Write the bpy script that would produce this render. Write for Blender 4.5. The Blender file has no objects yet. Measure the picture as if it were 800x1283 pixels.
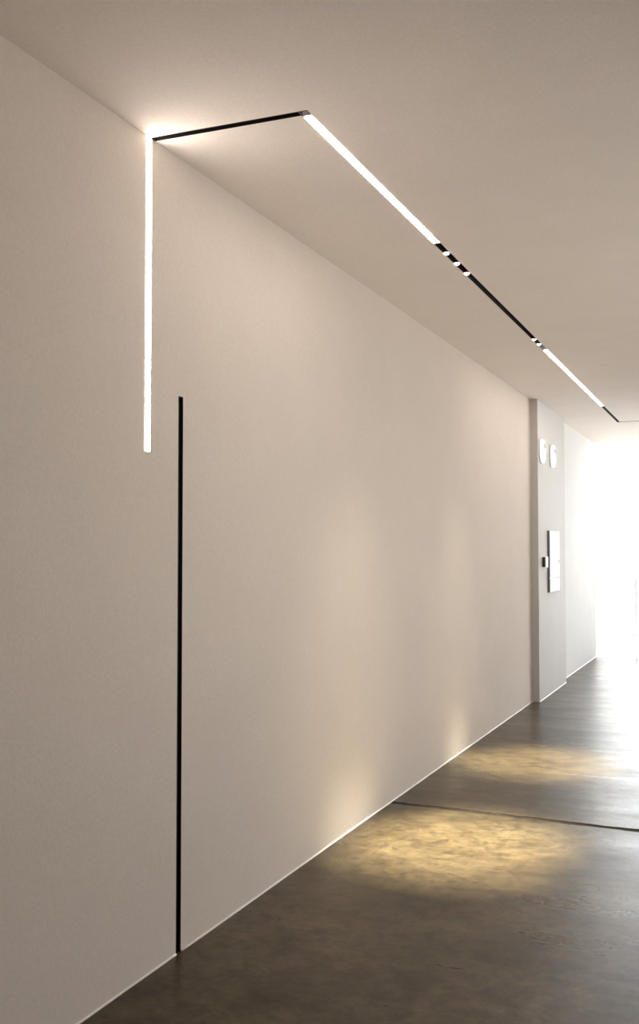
import bpy, bmesh, math, random
from mathutils import Vector, noise
random.seed(4)
SC = bpy.context.scene
COL = SC.collection

# ------------------------------------------------------------------ place
CAM_H = 1.45
WALL_X = -1.908      # face of the long left wall
BUMP_X = -1.840      # face of the wall section that stands proud
JAMB_Y, BUMP_END, GLASS_Y = 9.87, 11.42, 14.30
RIGHT_X, BACK_Y = 2.60, -4.0
H = 2.887
TRACK_X, CROSS_Y, FAR_Y = -1.328, 3.069, 12.0
WP = 0.033           # dark profile width
WG = 0.034           # wall groove width
WL = 0.035           # lit profile width
WV = 0.038           # lit wall profile width
RW = (4.0, 6.2, 0.3, 1.4)    # unseen window added in the right wall for fill daylight
BW = (1.1, 2.3, 0.9, 2.0)   # unseen window added behind the viewer to raise the ambient light
JOINT = lambda x: 5.655 - 0.055 * (x - WALL_X)

# ------------------------------------------------------------------ helpers
def link(o, parent=None):
    COL.objects.link(o)
    if parent is not None:
        o.parent = parent
    return o

def obj(name, bm, mat, parent=None, smooth=False):
    me = bpy.data.meshes.new(name)
    bmesh.ops.recalc_face_normals(bm, faces=bm.faces[:])
    bm.to_mesh(me); bm.free()
    me.materials.append(mat)
    if smooth:
        for p in me.polygons: p.use_smooth = True
    o = bpy.data.objects.new(name, me)
    return link(o, parent)

def struct(name, bm, mat, label, cat, smooth=False):
    o = obj(name, bm, mat, None, smooth)
    o['kind'] = 'structure'; o['label'] = label; o['category'] = cat
    return o

def thing(name, label, cat, loc=(0, 0, 0), group=None):
    o = bpy.data.objects.new(name, None)
    o.location = loc; o.empty_display_size = 0.05
    o['label'] = label; o['category'] = cat
    if group: o['group'] = group
    return link(o)

def box(bm, a, b, bevel=0.0):
    r = bmesh.ops.create_cube(bm, size=1.0)
    vs = r['verts']
    for v in vs:
        v.co = Vector(((a[i] + b[i]) / 2 + v.co[i] * (b[i] - a[i]) for i in range(3)))
    if bevel:
        es = {e for v in vs for e in v.link_edges}
        bmesh.ops.bevel(bm, geom=list(es), offset=bevel, segments=3, affect='EDGES', profile=0.5)

def cells(bm, rin, rout, w0, w1, mp):
    """prism over the union of rects rin minus rects rout; (u,v,w) -> xyz by mp"""
    us = sorted({r[i] for r in rin + rout for i in (0, 1)})
    vs = sorted({r[i] for r in rin + rout for i in (2, 3)})
    def solid(i, j):
        if not (0 <= i < len(us) - 1 and 0 <= j < len(vs) - 1): return False
        u, v = (us[i] + us[i + 1]) / 2, (vs[j] + vs[j + 1]) / 2
        f = lambda rs: any(r[0] < u < r[1] and r[2] < v < r[3] for r in rs)
        return f(rin) and not f(rout)
    cache = {}
    def V(i, j, k):
        if (i, j, k) not in cache:
            cache[i, j, k] = bm.verts.new(mp(us[i], vs[j], (w0, w1)[k]))
        return cache[i, j, k]
    for i in range(len(us) - 1):
        for j in range(len(vs) - 1):
            if not solid(i, j): continue
            for k in (0, 1):
                bm.faces.new([V(i, j, k), V(i + 1, j, k), V(i + 1, j + 1, k), V(i, j + 1, k)])
            for (di, dj, a, b) in ((-1, 0, (i, j), (i, j + 1)), (1, 0, (i + 1, j), (i + 1, j + 1)),
                                   (0, -1, (i, j), (i + 1, j)), (0, 1, (i, j + 1), (i + 1, j + 1))):
                if not solid(i + di, j + dj):
                    bm.faces.new([V(*a, 0), V(*b, 0), V(*b, 1), V(*a, 1)])

def grow(r, d): return (r[0] - d, r[1] + d, r[2] - d, r[3] + d)

def lathe(bm, prof, c, axis='z', seg=32):
    rings = []
    for (r, h) in prof:
        ring = []
        for k in range(seg):
            a = 2 * math.pi * k / seg
            p = (r * math.cos(a), r * math.sin(a), h)
            if axis == 'x': p = (p[2], p[0], p[1])
            ring.append(bm.verts.new((c[0] + p[0], c[1] + p[1], c[2] + p[2])))
        rings.append(ring)
    for a, b in zip(rings, rings[1:]):
        for k in range(seg):
            bm.faces.new([a[k], a[(k + 1) % seg], b[(k + 1) % seg], b[k]])
    bm.faces.new(rings[0]); bm.faces.new(rings[-1])

# ------------------------------------------------------------------ materials
def new_mat(name):
    m = bpy.data.materials.new(name); m.use_nodes = True
    nt = m.node_tree; nt.nodes.clear()
    out = nt.nodes.new('ShaderNodeOutputMaterial')
    return m, nt, out

def N(nt, t, **kw):
    n = nt.nodes.new(t)
    for k, v in kw.items():
        if k in n.inputs: n.inputs[k].default_value = v
        else: setattr(n, k, v)
    return n

def ramp(nt, stops, src):
    r = nt.nodes.new('ShaderNodeValToRGB')
    el = r.color_ramp.elements
    while len(el) < len(stops): el.new(0.5)
    for e, (p, c) in zip(el, stops):
        e.position = p; e.color = (*c, 1) if len(c) == 3 else c
    nt.links.new(src, r.inputs[0])
    return r

def plain(name, col, rough=0.5, metal=0.0, spec=0.5, var=0.04):
    m, nt, out = new_mat(name)
    b = N(nt, 'ShaderNodeBsdfPrincipled', Roughness=rough, Metallic=metal)
    b.inputs['Specular IOR Level'].default_value = spec
    g = N(nt, 'ShaderNodeNewGeometry')
    n = N(nt, 'ShaderNodeTexNoise', Scale=30.0)
    nt.links.new(g.outputs['Position'], n.inputs['Vector'])
    c0 = tuple(c * (1 - var) for c in col); c1 = tuple(min(1, c * (1 + var)) for c in col)
    r = ramp(nt, [(0.3, c0), (0.7, c1)], n.outputs['Fac'])
    nt.links.new(r.outputs[0], b.inputs['Base Color'])
    nt.links.new(b.outputs[0], out.inputs[0])
    return m

def emit(name, col, strength):
    m, nt, out = new_mat(name)
    e = N(nt, 'ShaderNodeEmission', Color=(*col, 1), Strength=strength)
    nt.links.new(e.outputs[0], out.inputs[0])
    return m

def plaster(name, col, rough=0.85, bump=0.05, spec=0.08):
    m, nt, out = new_mat(name)
    b = N(nt, 'ShaderNodeBsdfPrincipled', Roughness=rough)
    b.inputs['Specular IOR Level'].default_value = spec
    g = N(nt, 'ShaderNodeNewGeometry')
    n1 = N(nt, 'ShaderNodeTexNoise', Scale=3.0, Detail=6.0, Roughness=0.6)
    n2 = N(nt, 'ShaderNodeTexNoise', Scale=90.0, Detail=3.0)
    n3 = N(nt, 'ShaderNodeTexNoise', Scale=14.0, Detail=4.0)
    for n in (n1, n2, n3): nt.links.new(g.outputs['Position'], n.inputs['Vector'])
    r = ramp(nt, [(0.3, tuple(c * 0.965 for c in col)), (0.7, col)], n1.outputs['Fac'])
    # faint roller stipple in the paint
    st = ramp(nt, [(0.3, (0.93,) * 3), (0.7, (1.0,) * 3)], n2.outputs['Fac'])
    mx = N(nt, 'ShaderNodeMix', data_type='RGBA', blend_type='MULTIPLY'); mx.inputs['Factor'].default_value = 1
    nt.links.new(r.outputs[0], mx.inputs['A']); nt.links.new(st.outputs[0], mx.inputs['B'])
    nt.links.new(mx.outputs['Result'], b.inputs['Base Color'])
    ad = N(nt, 'ShaderNodeMath', operation='ADD')
    nt.links.new(n2.outputs['Fac'], ad.inputs[0]); nt.links.new(n3.outputs['Fac'], ad.inputs[1])
    bp = N(nt, 'ShaderNodeBump', Strength=bump, Distance=0.01)
    nt.links.new(ad.outputs[0], bp.inputs['Height'])
    nt.links.new(bp.outputs[0], b.inputs['Normal'])
    nt.links.new(b.outputs[0], out.inputs[0])
    return m

def concrete(name, c_lo, c_mid, c_hi, polished=True):
    m, nt, out = new_mat(name)
    L = nt.links.new
    b = N(nt, 'ShaderNodeBsdfPrincipled')
    g = N(nt, 'ShaderNodeNewGeometry')
    pos = g.outputs['Position']
    big = N(nt, 'ShaderNodeTexNoise', Scale=0.95, Detail=9.0, Roughness=0.62, Distortion=0.6)
    med = N(nt, 'ShaderNodeTexNoise', Scale=5.0, Detail=8.0, Roughness=0.68, Distortion=0.9)
    fin = N(nt, 'ShaderNodeTexNoise', Scale=38.0, Detail=6.0, Roughness=0.75)
    for n in (big, med, fin): L(pos, n.inputs['Vector'])
    r1 = ramp(nt, [(0.30, c_lo), (0.5, c_mid), (0.72, c_hi)], big.outputs['Fac'])
    r2 = ramp(nt, [(0.32, (0.62, 0.60, 0.58)), (0.52, (1, 1, 1)), (0.70, (1.22, 1.22, 1.2))], med.outputs['Fac'])
    r3 = ramp(nt, [(0.32, (0.72,) * 3), (0.68, (1.22,) * 3)], fin.outputs['Fac'])
    m1 = N(nt, 'ShaderNodeMix', data_type='RGBA', blend_type='MULTIPLY'); m1.inputs['Factor'].default_value = 1
    L(r1.outputs[0], m1.inputs['A']); L(r2.outputs[0], m1.inputs['B'])
    m2 = N(nt, 'ShaderNodeMix', data_type='RGBA', blend_type='MULTIPLY'); m2.inputs['Factor'].default_value = 1
    L(m1.outputs['Result'], m2.inputs['A']); L(r3.outputs[0], m2.inputs['B'])
    agg = N(nt, 'ShaderNodeTexNoise', Scale=13.0, Detail=7.0, Roughness=0.72, Distortion=0.4); L(pos, agg.inputs['Vector'])
    r4 = ramp(nt, [(0.37, (0.62, 0.60, 0.57)), (0.50, (1, 1, 1)), (0.64, (1.28, 1.26, 1.22))], agg.outputs['Fac'])
    m2b = N(nt, 'ShaderNodeMix', data_type='RGBA', blend_type='MULTIPLY'); m2b.inputs['Factor'].default_value = 1
    L(m2.outputs['Result'], m2b.inputs['A']); L(r4.outputs[0], m2b.inputs['B']); m2 = m2b
    # hairline cracks, broken up by noise
    wob = N(nt, 'ShaderNodeTexNoise', Scale=1.6, Detail=2.0, Roughness=0.45)
    L(pos, wob.inputs['Vector'])
    wm = N(nt, 'ShaderNodeVectorMath', operation='MULTIPLY_ADD')
    L(wob.outputs['Color'], wm.inputs[0]); wm.inputs[1].default_value = (0.30, 0.30, 0.0); L(pos, wm.inputs[2])
    vor = N(nt, 'ShaderNodeTexVoronoi', feature='DISTANCE_TO_EDGE', voronoi_dimensions='2D', Scale=0.9)
    L(wm.outputs[0], vor.inputs['Vector'])
    cr = ramp(nt, [(0.0, (0.7,) * 3), (0.004, (0,) * 3)], vor.outputs['Distance'])
    msk = N(nt, 'ShaderNodeTexNoise', Scale=1.3, Detail=3.0)
    L(pos, msk.inputs['Vector'])
    mk = ramp(nt, [(0.47, (0,) * 3), (0.58, (1,) * 3)], msk.outputs['Fac'])
    cm = N(nt, 'ShaderNodeMath', operation='MULTIPLY')
    L(cr.outputs[0], cm.inputs[0]); L(mk.outputs[0], cm.inputs[1])
    # round core-drill patch and its ring, where the photo shows it
    last = cm.outputs[0]
    for (px, py, rad, wdt) in ((-0.654, 4.557, 0.050, 0.011), (-0.581, 4.383, 0.008, 0.012), (-1.557, 9.70, 0.004, 0.016)):
        vs_ = N(nt, 'ShaderNodeVectorMath', operation='DISTANCE')
        L(pos, vs_.inputs[0]); vs_.inputs[1].default_value = (px, py, 0)
        sb = N(nt, 'ShaderNodeMath', operation='SUBTRACT'); L(vs_.outputs['Value'], sb.inputs[0]); sb.inputs[1].default_value = rad
        ab = N(nt, 'ShaderNodeMath', operation='ABSOLUTE'); L(sb.outputs[0], ab.inputs[0])
        rr = ramp(nt, [(0.0, (1.0,) * 3), (wdt, (0,) * 3)], ab.outputs[0])
        nm = N(nt, 'ShaderNodeMath', operation='MULTIPLY'); L(rr.outputs[0], nm.inputs[0])
        rk = ramp(nt, [(0.4, (0.25,) * 3), (0.6, (1,) * 3)], med.outputs['Fac']); L(rk.outputs[0], nm.inputs[1])
        mxx = N(nt, 'ShaderNodeMath', operation='MAXIMUM'); L(last, mxx.inputs[0]); L(nm.outputs[0], mxx.inputs[1])
        last = mxx.outputs[0]
    m3 = N(nt, 'ShaderNodeMix', data_type='RGBA', blend_type='MIX')
    fm = N(nt, 'ShaderNodeMath', operation='MULTIPLY'); L(last, fm.inputs[0]); fm.inputs[1].default_value = 0.92
    L(fm.outputs[0], m3.inputs['Factor']); L(m2.outputs['Result'], m3.inputs['A'])
    m3.inputs['B'].default_value = (0.018, 0.015, 0.011, 1)
    L(m3.outputs['Result'], b.inputs['Base Color'])
    if polished:
        # power-trowelled sheen: long shallow streaks in the roughness
        mp = N(nt, 'ShaderNodeMapping'); mp.inputs['Scale'].default_value = (0.8, 3.2, 1)
        L(pos, mp.inputs['Vector'])
        rn = N(nt, 'ShaderNodeTexNoise', Scale=1.4, Detail=6.0, Roughness=0.6); L(mp.outputs[0], rn.inputs['Vector'])
        rr = N(nt, 'ShaderNodeMapRange'); rr.inputs['From Min'].default_value = 0.3; rr.inputs['From Max'].default_value = 0.7
        rr.inputs['To Min'].default_value = 0.25; rr.inputs['To Max'].default_value = 0.38
        L(rn.outputs['Fac'], rr.inputs['Value']); L(rr.outputs[0], b.inputs['Roughness'])
        b.inputs['Specular IOR Level'].default_value = 0.30
    else:
        b.inputs['Roughness'].default_value = 0.9
    hh = N(nt, 'ShaderNodeMath', operation='SUBTRACT')
    hh.inputs[0].default_value = 0.5; L(last, hh.inputs[1])
    bp = N(nt, 'ShaderNodeBump', Strength=0.01, Distance=0.005)
    L(hh.outputs[0], bp.inputs['Height']); L(bp.outputs[0], b.inputs['Normal'])
    L(b.outputs[0], out.inputs[0])
    return m

def glass_mat(name):
    m, nt, out = new_mat(name)
    t = N(nt, 'ShaderNodeBsdfTransparent', Color=(0.97, 0.985, 0.98, 1))
    gl = N(nt, 'ShaderNodeBsdfGlossy', Roughness=0.0)
    fr = N(nt, 'ShaderNodeFresnel', IOR=1.3)
    mx = N(nt, 'ShaderNodeMixShader')
    nt.links.new(fr.outputs[0], mx.inputs[0]); nt.links.new(t.outputs[0], mx.inputs[1]); nt.links.new(gl.outputs[0], mx.inputs[2])
    nt.links.new(mx.outputs[0], out.inputs[0])
    return m

WALLC = (0.805, 0.722, 0.648)
M_WALL = plaster('wall_paint', WALLC)
M_SATIN = plaster('satin_wall_paint', (0.66, 0.65, 0.635), rough=0.7, bump=0.02, spec=0.12)
M_NEUT = plaster('white_wall_paint', (0.82, 0.82, 0.815))
M_CEIL = plaster('ceiling_paint', (0.93, 0.85, 0.785), rough=0.85, bump=0.03)
M_BEAD = plain('white_sealant', (0.88, 0.84, 0.78), 0.45)
M_FLOOR = concrete('polished_concrete', (0.040, 0.028, 0.013), (0.070, 0.052, 0.027), (0.118, 0.092, 0.054))
M_FILL = concrete('joint_filler', (0.026, 0.019, 0.012), (0.04, 0.03, 0.019), (0.06, 0.046, 0.03), polished=False)
M_YARD = plain('pale_paving', (0.78, 0.77, 0.75), 0.8)
M_OUTW = plaster('outdoor_white_render', (0.80, 0.79, 0.77))
M_BLACK = plain('black_anodised', (0.012, 0.010, 0.010), 0.45)
M_LED = emit('led_diffuser', (1.0, 0.89, 0.80), 32.0)
M_SPOTLENS = emit('spot_lens', (1.0, 0.90, 0.74), 4.0)
M_LAMP = emit('wall_lamp_glass', (1.0, 0.98, 0.95), 1.7)
M_WHITE = plain('white_powder_coat', (0.74, 0.77, 0.79), 0.5, spec=0.2, var=0.01)
M_GREYEDGE = plain('grey_steel_edge', (0.20, 0.20, 0.20), 0.5)
M_GREYMARK = plain('grey_plastic', (0.45, 0.43, 0.42), 0.5)
M_DARKRED = plain('dark_brown_plastic', (0.07, 0.028, 0.022), 0.45)
M_ALU = plain('white_aluminium', (0.86, 0.87, 0.87), 0.35)
M_GLASS = glass_mat('clear_glass')

# ------------------------------------------------------------------ profile rectangles
wall_lit = (3.045 - WV / 2, 3.045 + WV / 2, 1.785, H + 0.0)
wall_dark = (3.272 - WG / 2, 3.272 + WG / 2, 0.0, 2.009)
cross = (WALL_X, TRACK_X + WP / 2, CROSS_Y - WP / 2, CROSS_Y + WP / 2)
long_ = (TRACK_X - WP / 2, TRACK_X + WP / 2, CROSS_Y - WP / 2, FAR_Y + WP / 2)
lit1 = (TRACK_X - WL / 2, TRACK_X + WL / 2, 3.100, 4.630)
lit2 = (TRACK_X - WL / 2, TRACK_X + WL / 2, 7.460, 10.590)
far = (TRACK_X - WP / 2, RIGHT_X - 0.4, FAR_Y - WP / 2, FAR_Y + WP / 2)
TR = [cross, long_, lit1, lit2, far]

# ------------------------------------------------------------------ room shell
bm = bmesh.new()
cells(bm, [(BACK_Y, JAMB_Y + 0.02, -0.1, H + 0.12)], [wall_lit, wall_dark], 0, -0.08, lambda u, v, w: (WALL_X + w, u, v))
box(bm, (WALL_X - 0.25, BACK_Y, -0.1), (WALL_X - 0.0801, JAMB_Y + 0.02, H + 0.12))
wl = struct('wall_left', bm, M_WALL, 'long plain off-white plaster wall along the left side', 'wall')
bm = bmesh.new()
box(bm, (WALL_X - 0.25, JAMB_Y, -0.1), (BUMP_X, BUMP_END, H + 0.02), 0.003)
struct('wall_left_far', bm, M_SATIN, 'short wall section standing slightly proud, with the white panel and two lamps', 'wall')
bm = bmesh.new()
box(bm, (WALL_X - 0.25, BUMP_END - 0.02, -0.1), (WALL_X + 0.004, GLASS_Y, H + 0.02))
struct('wall_left_end', bm, M_NEUT, 'last white stretch of left wall before the bright glazing', 'wall')
bm = bmesh.new()
cells(bm, [(WALL_X, RIGHT_X + 0.25, BACK_Y - 0.25, GLASS_Y)], TR, H, H + 0.08, lambda u, v, w: (u, v, w))
box(bm, (WALL_X, BACK_Y - 0.25, H + 0.0801), (RIGHT_X + 0.25, GLASS_Y, H + 0.22))
struct('ceiling', bm, M_CEIL, 'smooth off-white ceiling with a narrow recessed track', 'ceiling')
bm = bmesh.new(); cells(bm, [(BACK_Y, GLASS_Y, -0.1, H)], [RW], RIGHT_X, RIGHT_X + 0.25, lambda u, v, w: (w, u, v))
struct('wall_right', bm, M_WALL, 'plain off-white wall on the right side outside the view', 'wall')
bm = bmesh.new(); cells(bm, [(WALL_X - 0.25, RIGHT_X + 0.25, -0.1, H)], [BW], BACK_Y - 0.25, BACK_Y, lambda u, v, w: (u, w, v))
struct('wall_back', bm, M_WALL, 'plain off-white wall behind the viewer', 'wall')

# floor slabs with chipped arrises along the cut joint
def slab(bm, side):
    n = 360
    xs = [WALL_X + (RIGHT_X - WALL_X) * i / n for i in range(n + 1)]
    top, low, far_, farl = [], [], [], []
    for x in xs:
        j = 0.027 + 0.010 * noise.noise((x * 9, side * 7.3, 1)) + 0.007 * noise.noise((x * 34, side * 3.1, 2))
        y = JOINT(x) + side * j
        ye = GLASS_Y if side > 0 else BACK_Y
        top.append(bm.verts.new((x, y, 0))); low.append(bm.verts.new((x, y - side * 0.004, -0.1)))
        far_.append(bm.verts.new((x, ye, 0))); farl.append(bm.verts.new((x, ye, -0.1)))
    for i in range(n):
        for a, b in ((top, far_), (low, top), (farl, low), (far_, farl)):
            bm.faces.new([a[i], a[i + 1], b[i + 1], b[i]])
    for i in (0, n): bm.faces.new([top[i], far_[i], farl[i], low[i]])
bm = bmesh.new(); slab(bm, -1); slab(bm, 1)
struct('floor', bm, M_FLOOR, 'polished brown-grey concrete floor with cloudy stains and hairline cracks', 'floor')
bm = bmesh.new()
vs = []
for x in (WALL_X, RIGHT_X):
    vs.append([bm.verts.new((x, JOINT(x) + s * 0.05, z)) for s, z in ((-1, -0.09), (1, -0.09), (1, -0.003), (-1, -0.003))])
for i in range(4): bm.faces.new([vs[0][i], vs[0][(i + 1) % 4], vs[1][(i + 1) % 4], vs[1][i]])
bm.faces.new(vs[0]); bm.faces.new(vs[1])
struct('trim_1', bm, M_FILL, 'dark filled joint cut across the concrete floor', 'floor joint')

# slim white sealant bead where walls meet the floor
def bead(name, x, y0, y1, label, gaps=()):
    bm = bmesh.new()
    ys = sorted([y0 + (y1 - y0) * i / 240 for i in range(241)] + [e for g_ in gaps for e in g_])
    prof = [(0, 0.007), (0.003, 0.006), (0.0055, 0.003), (0.006, 0.0)]
    def skip(y): return any(a < y < b for a, b in gaps)
    segs, cur = [], []
    for y in ys:
        if skip(y):
            if cur: segs.append(cur); cur = []
        else: cur.append(y)
    if cur: segs.append(cur)
    for s in segs:
        rows = []
        for y in s:
            k = 1 + 0.25 * noise.noise((x, y * 6, 0))
            rows.append([bm.verts.new((x + a * k, y, b * k)) for a, b in prof] + [bm.verts.new((x, y, 0))])
        for a, b in zip(rows, rows[1:]):
            for i in range(5): bm.faces.new([a[i], a[(i + 1) % 5], b[(i + 1) % 5], b[i]])
        bm.faces.new(rows[0]); bm.faces.new(rows[-1])
    return struct(name, bm, M_BEAD, label, 'baseboard', True)
bead('baseboard_left', WALL_X, BACK_Y, JAMB_Y, 'thin white sealant line at the foot of the long left wall', ((3.253, 3.291),))
bead('baseboard_left_far', BUMP_X, JAMB_Y + 0.003, BUMP_END - 0.003, 'thin white sealant line at the foot of the projecting wall section')
bead('baseboard_left_end', WALL_X + 0.004, BUMP_END, GLASS_Y, 'thin white sealant line at the foot of the last wall stretch')

# ------------------------------------------------------------------ end glazing and outdoors
W = struct
def piece(bm, a, b): box(bm, a, b, 0.002)
bm = bmesh.new(); box(bm, (WALL_X + 0.006, GLASS_Y + 0.02, 0.0), (RIGHT_X, GLASS_Y + 0.032, H))
struct('window_1', bm, M_GLASS, 'floor to ceiling clear glass closing the bright corridor end', 'window')
bm = bmesh.new(); cells(bm, [(-1.434, -1.398, -0.004, 2.475), (-1.54, RIGHT_X, 0.268, 0.298)], [], 14.66, 14.71, lambda u, v, w: (u, w, v))
struct('trim_2', bm, M_ALU, 'faint pale upright and low rail just outside the bright glazing', 'glazing bar')

bm = bmesh.new(); box(bm, (WALL_X - 0.25, GLASS_Y + 0.001, -0.1), (WALL_X + 0.004, 18.5, H + 0.1))
struct('wall_outside', bm, M_OUTW, 'sunlit white wall carrying on outside the glazing', 'wall')
bm = bmesh.new(); box(bm, (-15, GLASS_Y + 0.001, -0.2), (20, 60, -0.004))
struct('ground_outside', bm, M_YARD, 'pale overexposed paving beyond the glazing', 'ground')

bm = bmesh.new(); box(bm, (BW[0], BACK_Y - 0.14, BW[2]), (BW[1], BACK_Y - 0.128, BW[3]))
w3 = struct('fill_window_back', bm, M_GLASS, 'unseen window added behind the viewer to brighten the room', 'window')
bm = bmesh.new(); cells(bm, [BW], [grow(BW, -0.05)], BACK_Y - 0.17, BACK_Y - 0.10, lambda u, v, w: (u, w, v))
obj('fill_window_frame', bm, M_ALU, w3)  # frame of the added back window
bm = bmesh.new(); box(bm, (RIGHT_X + 0.128, RW[0], RW[2]), (RIGHT_X + 0.14, RW[1], RW[3]))
w4 = struct('fill_window_right', bm, M_GLASS, 'unseen window added in the right wall to fill the corridor with daylight', 'window')
bm = bmesh.new(); cells(bm, [RW], [grow(RW, -0.05)], RIGHT_X + 0.10, RIGHT_X + 0.17, lambda u, v, w: (w, u, v))
obj('fill_window_frame', bm, M_ALU, w4)  # frame of the added right-hand window
# ------------------------------------------------------------------ wall light profile (lit) and dark wall profile
def wmap(u, v, w): return (WALL_X + w, u, v)
G = 0.0008
t = thing('wall_light', 'glowing vertical white light strip recessed in left wall, rising to the ceiling', 'wall light', (WALL_X, 3.045, 1.785))
def place(o):   # keep world coordinates when parented to an offset empty
    o.matrix_parent_inverse.translation = -Vector(o.parent.location)
bm = bmesh.new(); r = grow(wall_lit, -G)
cells(bm, [r], [grow(r, -0.0015)], -0.045, 0.0006, wmap)
cells(bm, [r], [], -0.047, -0.0449, wmap)
place(obj('housing', bm, M_BLACK, t))
bm = bmesh.new(); r = grow(wall_lit, -G - 0.0018)
box(bm, (WALL_X - 0.004, r[0], r[2]), (WALL_X + 0.0015, r[1], r[3]))
place(obj('light_diffuser', bm, M_LED, t))
bm = bmesh.new()
box(bm, (WALL_X - 0.04, wall_lit[0] + 0.004, 1.7835), (WALL_X + 0.0012, wall_lit[1] - 0.004, 1.7862))
place(obj('end_cap', bm, M_WHITE, t))

t = thing('wall_profile', 'narrow black unlit vertical channel recessed in left wall, from floor to head height', 'light profile', (WALL_X, 3.272, 0))
bm = bmesh.new(); r = grow(wall_dark, -G); r = (r[0], r[1], 0.001, r[3])
cells(bm, [r], [grow(r, -0.0015)], -0.045, 0.0006, wmap)
cells(bm, [r], [], -0.047, -0.0449, wmap)
place(obj('housing', bm, M_BLACK, t))
bm = bmesh.new()
box(bm, (WALL_X - 0.044, r[0] + 0.0018, r[2] + 0.002), (WALL_X - 0.012, r[1] - 0.0018, r[3] - 0.002), 0.001)
place(obj('cover_strip', bm, M_BLACK, t))

# ------------------------------------------------------------------ ceiling track
t = thing('ceiling_track', 'angular black recessed track on the ceiling with two glowing strips and small spotlights', 'track light', (TRACK_X, CROSS_Y, H))
cm = lambda u, v, w: (u, v, H + w)
def channel(name, rects, cut=()):
    bm = bmesh.new()
    outer = [grow(q, -G) for q in rects]
    inner = [grow(q, -G - 0.0015) for q in rects]
    cells(bm, outer, inner + list(cut), -0.0006, 0.045, cm)
    cells(bm, outer, [], 0.0451, 0.047, cm)
    o = obj(name, bm, M_BLACK, t); place(o); return o
main = channel('housing', [long_, lit1, lit2], [grow(cross, -G - 0.0015)])
c1 = (cross[0], long_[0] + G, cross[2], cross[3])
channel('cross_channel', [c1])
c2 = (long_[1] - G, far[1], far[2], far[3])
channel('cross_channel', [c2])
for q in (lit1, lit2):
    bm = bmesh.new(); r = grow(q, -G - 0.0018)
    box(bm, (r[0], r[2], H - 0.0015), (r[1], r[3], H + 0.004))
    place(obj('light_diffuser', bm, M_LED, t))

def spot_head(y):
    bm = bmesh.new()
    lathe(bm, [(0.0118, 0.0), (0.0122, -0.003), (0.0122, 0.0), (0.0118, 0.04)], (TRACK_X, y, H), seg=28)
    s = obj('spotlight', bm, M_BLACK, t); place(s)
    bm = bmesh.new()
    R = 0.0155
    lathe(bm, [(R * math.cos(a), -0.002 - 0.012 * math.sin(a)) for a in [math.radians(k) for k in range(0, 90, 12)]] , (TRACK_X, y, H), seg=28)
    l = obj('lens', bm, M_SPOTLENS, s, True)
    ld = bpy.data.lights.new('spot_beam', 'SPOT')
    ld.energy = SPOT_W; ld.color = (1.0, 0.92, 0.72); ld.spot_size = math.radians(27.4); ld.spot_blend = 0.95
    ld.shadow_soft_size = 0.012
    lo = bpy.data.objects.new('spot_beam', ld); lo.location = (TRACK_X, y, H - 0.03)
    COL.objects.link(lo)
    # the wide soft spill of the same lamp around its core beam
    l2 = bpy.data.lights.new('spot_spill', 'SPOT')
    l2.energy = SPILL_W; l2.color = (1.0, 0.88, 0.62); l2.spot_size = math.radians(62); l2.spot_blend = 1.0
    l2.shadow_soft_size = 0.012
    lp = bpy.data.objects.new('spot_spill', l2); lp.location = (TRACK_X, y, H - 0.03)
    COL.objects.link(lp)
SPOT_W, SPILL_W = 1450.0, 24.0
for y in (4.80, 4.995, 5.195, 7.02, 7.20): spot_head(y)

# ------------------------------------------------------------------ rounded-square wall lamps on the proud wall section
def rsq(bm, yc, zc, hw, hh, rad, x0, x1, dome=0.0):
    pts = []
    for cx_, cz_, a0 in ((hw - rad, hh - rad, 0), (-(hw - rad), hh - rad, 90), (-(hw - rad), -(hh - rad), 180), (hw - rad, -(hh - rad), 270)):
        for k in range(9):
            a = math.radians(a0 + k * 90 / 8)
            pts.append((cx_ + rad * math.cos(a), cz_ + rad * math.sin(a)))
    rings = []
    for s, x in ((1, x0), (1, x1 - 0.006), (0.97, x1 - 0.002), (0.90, x1), (0.5, x1 + dome)):
        rings.append([bm.verts.new((x, yc + p[0] * s, zc + p[1] * s)) for p in pts])
    n = len(pts)
    for a, b in zip(rings, rings[1:]):
        for k in range(n): bm.faces.new([a[k], a[(k + 1) % n], b[(k + 1) % n], b[k]])
    bm.faces.new(rings[0]); bm.faces.new(rings[-1])

for (yc, zc, lab) in ((10.045, 2.400, 'glowing rounded white wall lamp nearest the corner of the projecting wall section'),
                      (10.62, 2.398, 'glowing rounded white wall lamp above the white panel, farther from the corner')):
    t2 = thing('wall_lamp', lab, 'wall lamp', (BUMP_X, yc, zc - 0.12), 'rounded wall lamps')
    bm = bmesh.new(); rsq(bm, yc, zc, 0.118, 0.118, 0.085, BUMP_X, BUMP_X + 0.012)
    place(obj('mount', bm, M_WHITE, t2, False))
    bm = bmesh.new(); rsq(bm, yc, zc, 0.110, 0.112, 0.080, BUMP_X + 0.0125, BUMP_X + 0.028, 0.004)
    place(obj('lamp_shade', bm, M_LAMP, t2, True))
    bm = bmesh.new(); rsq(bm, yc + 0.025, zc + 0.055, 0.045, 0.024, 0.014, BUMP_X + 0.0285, BUMP_X + 0.038)
    k = obj('sensor', bm, M_GREYMARK, t2); place(k); k['label'] = 'small grey sensor'

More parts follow.
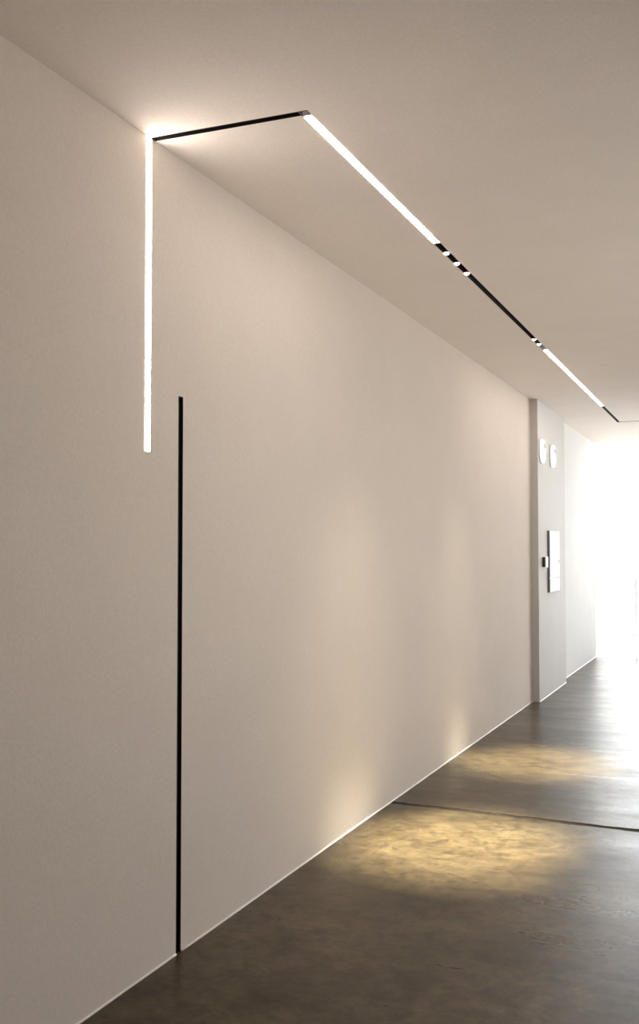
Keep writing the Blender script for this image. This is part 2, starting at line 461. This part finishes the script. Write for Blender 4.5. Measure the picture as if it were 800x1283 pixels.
# ------------------------------------------------------------------ white panel with door and lock
t3 = thing('wall_panel', 'white metal cabinet on the projecting wall section, tall door over a short flap', 'cabinet', (BUMP_X, 10.62, 1.015))
y0, y1, z0, z1, zs = 10.345, 10.90, 1.018, 1.635, 1.158
bm = bmesh.new(); box(bm, (BUMP_X + 0.0005, y0, z0), (BUMP_X + 0.018, y1, z1), 0.0015)
place(obj('body', bm, M_GREYEDGE, t3))
bm = bmesh.new(); box(bm, (BUMP_X + 0.0185, y0 + 0.006, zs + 0.009), (BUMP_X + 0.025, y1 - 0.004, z1 - 0.006), 0.0015)
dr = obj('door', bm, M_WHITE, t3); place(dr)
bm = bmesh.new(); lathe(bm, [(0.012, 0.0), (0.012, 0.004), (0.009, 0.006)], (BUMP_X + 0.0251, y1 - 0.055, 1.325), 'x', 20)
lk = obj('lock', bm, M_GREYMARK, dr); lk['label'] = 'round grey lock'
bm = bmesh.new(); box(bm, (BUMP_X + 0.0185, y0 + 0.006, z0 + 0.004), (BUMP_X + 0.025, y1 - 0.004, zs - 0.008), 0.0015)
place(obj('flap', bm, M_WHITE, t3))

t4 = thing('wall_switch', 'small box with dark side and white face beside the white cabinet', 'switch', (BUMP_X, 10.10, 1.27))
bm = bmesh.new(); box(bm, (BUMP_X + 0.0005, 10.065, 1.277), (BUMP_X + 0.026, 10.165, 1.372), 0.002)
o = obj('back_box', bm, M_DARKRED, t4); place(o); o['label'] = 'dark brown box'
bm = bmesh.new(); box(bm, (BUMP_X + 0.0262, 10.067, 1.272), (BUMP_X + 0.034, 10.19, 1.375), 0.002)
o = obj('face_plate', bm, M_WHITE, t4); place(o); o['label'] = 'white face plate'

# ------------------------------------------------------------------ light from outside
w = bpy.data.worlds.new('overcast_sky'); SC.world = w; w.use_nodes = True
nt = w.node_tree; nt.nodes.clear()
bg = nt.nodes.new('ShaderNodeBackground'); wo = nt.nodes.new('ShaderNodeOutputWorld')
bg.inputs['Strength'].default_value = 7.4
# overcast sky above the horizon, pale ground glow added below it to brighten the ceiling
tc = nt.nodes.new('ShaderNodeTexCoord'); sx = nt.nodes.new('ShaderNodeSeparateXYZ')
nt.links.new(tc.outputs['Generated'], sx.inputs[0])
gr = ramp(nt, [(0.48, (1.55, 1.50, 1.45)), (0.52, (0.95, 0.96, 1.0))], sx.outputs['Z'])
mr = nt.nodes.new('ShaderNodeMapRange'); mr.inputs['From Min'].default_value = -1; mr.inputs['From Max'].default_value = 1
nt.links.new(sx.outputs['Z'], mr.inputs['Value']); nt.links.new(mr.outputs[0], gr.inputs[0])
nt.links.new(gr.outputs[0], bg.inputs['Color'])
sl = bpy.data.lights.new('sun', 'SUN'); sl.energy = 18.0; sl.angle = 0.05; sl.color = (1, 0.96, 0.9)  # sun added to brighten the paving, which bounces onto the far ceiling
so = bpy.data.objects.new('sun', sl); COL.objects.link(so)
so.rotation_euler = Vector((0.75, 0.30, -0.9)).to_track_quat('-Z', 'Y').to_euler()
nt.links.new(bg.outputs[0], wo.inputs[0])
pl = bpy.data.lights.new('daylight_portal', 'AREA'); pl.shape = 'RECTANGLE'
pl.size = RIGHT_X - WALL_X; pl.size_y = H; pl.cycles.is_portal = True
po = bpy.data.objects.new('daylight_portal', pl); COL.objects.link(po)
po.location = ((RIGHT_X + WALL_X) / 2, GLASS_Y + 0.06, H / 2); po.rotation_euler = (-math.pi / 2, 0, 0)

pl2 = bpy.data.lights.new('daylight_portal', 'AREA'); pl2.shape = 'RECTANGLE'
pl2.size = BW[1] - BW[0]; pl2.size_y = BW[3] - BW[2]; pl2.cycles.is_portal = True
po2 = bpy.data.objects.new('daylight_portal', pl2); COL.objects.link(po2)
po2.location = ((BW[0] + BW[1]) / 2, BACK_Y - 0.2, (BW[2] + BW[3]) / 2); po2.rotation_euler = (math.pi / 2, 0, 0)

pl3 = bpy.data.lights.new('daylight_portal', 'AREA'); pl3.shape = 'RECTANGLE'
pl3.size = RW[3] - RW[2]; pl3.size_y = RW[1] - RW[0]; pl3.cycles.is_portal = True
po3 = bpy.data.objects.new('daylight_portal', pl3); COL.objects.link(po3)
po3.location = (RIGHT_X + 0.2, (RW[0] + RW[1]) / 2, (RW[2] + RW[3]) / 2); po3.rotation_euler = (0, math.pi / 2, 0)

# ------------------------------------------------------------------ camera
F = 1290.0
cd = bpy.data.cameras.new('camera'); cd.sensor_fit = 'VERTICAL'; cd.sensor_height = 24.0
cd.lens = 24.0 * F / 1283.0; cd.clip_start = 0.05; cd.clip_end = 300
co = bpy.data.objects.new('camera', cd); COL.objects.link(co)
co.location = (0, 0, CAM_H); co.rotation_euler = (math.pi / 2 + 0.03603, 0, 0.39357)
SC.camera = co

vs_ = SC.view_settings
vs_.view_transform = 'Standard'; vs_.look = 'None'; vs_.gamma = 1.0; vs_.use_curve_mapping = False
vs_.exposure = 0.08
SC.cycles.max_bounces = 12; SC.cycles.diffuse_bounces = 8; SC.cycles.glossy_bounces = 4
SC.cycles.use_guiding = True; SC.cycles.guiding_training_samples = 32
SC.cycles.use_denoising = True; SC.cycles.denoising_prefilter = 'ACCURATE'
SC.cycles.sample_clamp_indirect = 14.0; SC.cycles.blur_glossy = 1.0
SC.cycles.caustics_refractive = False
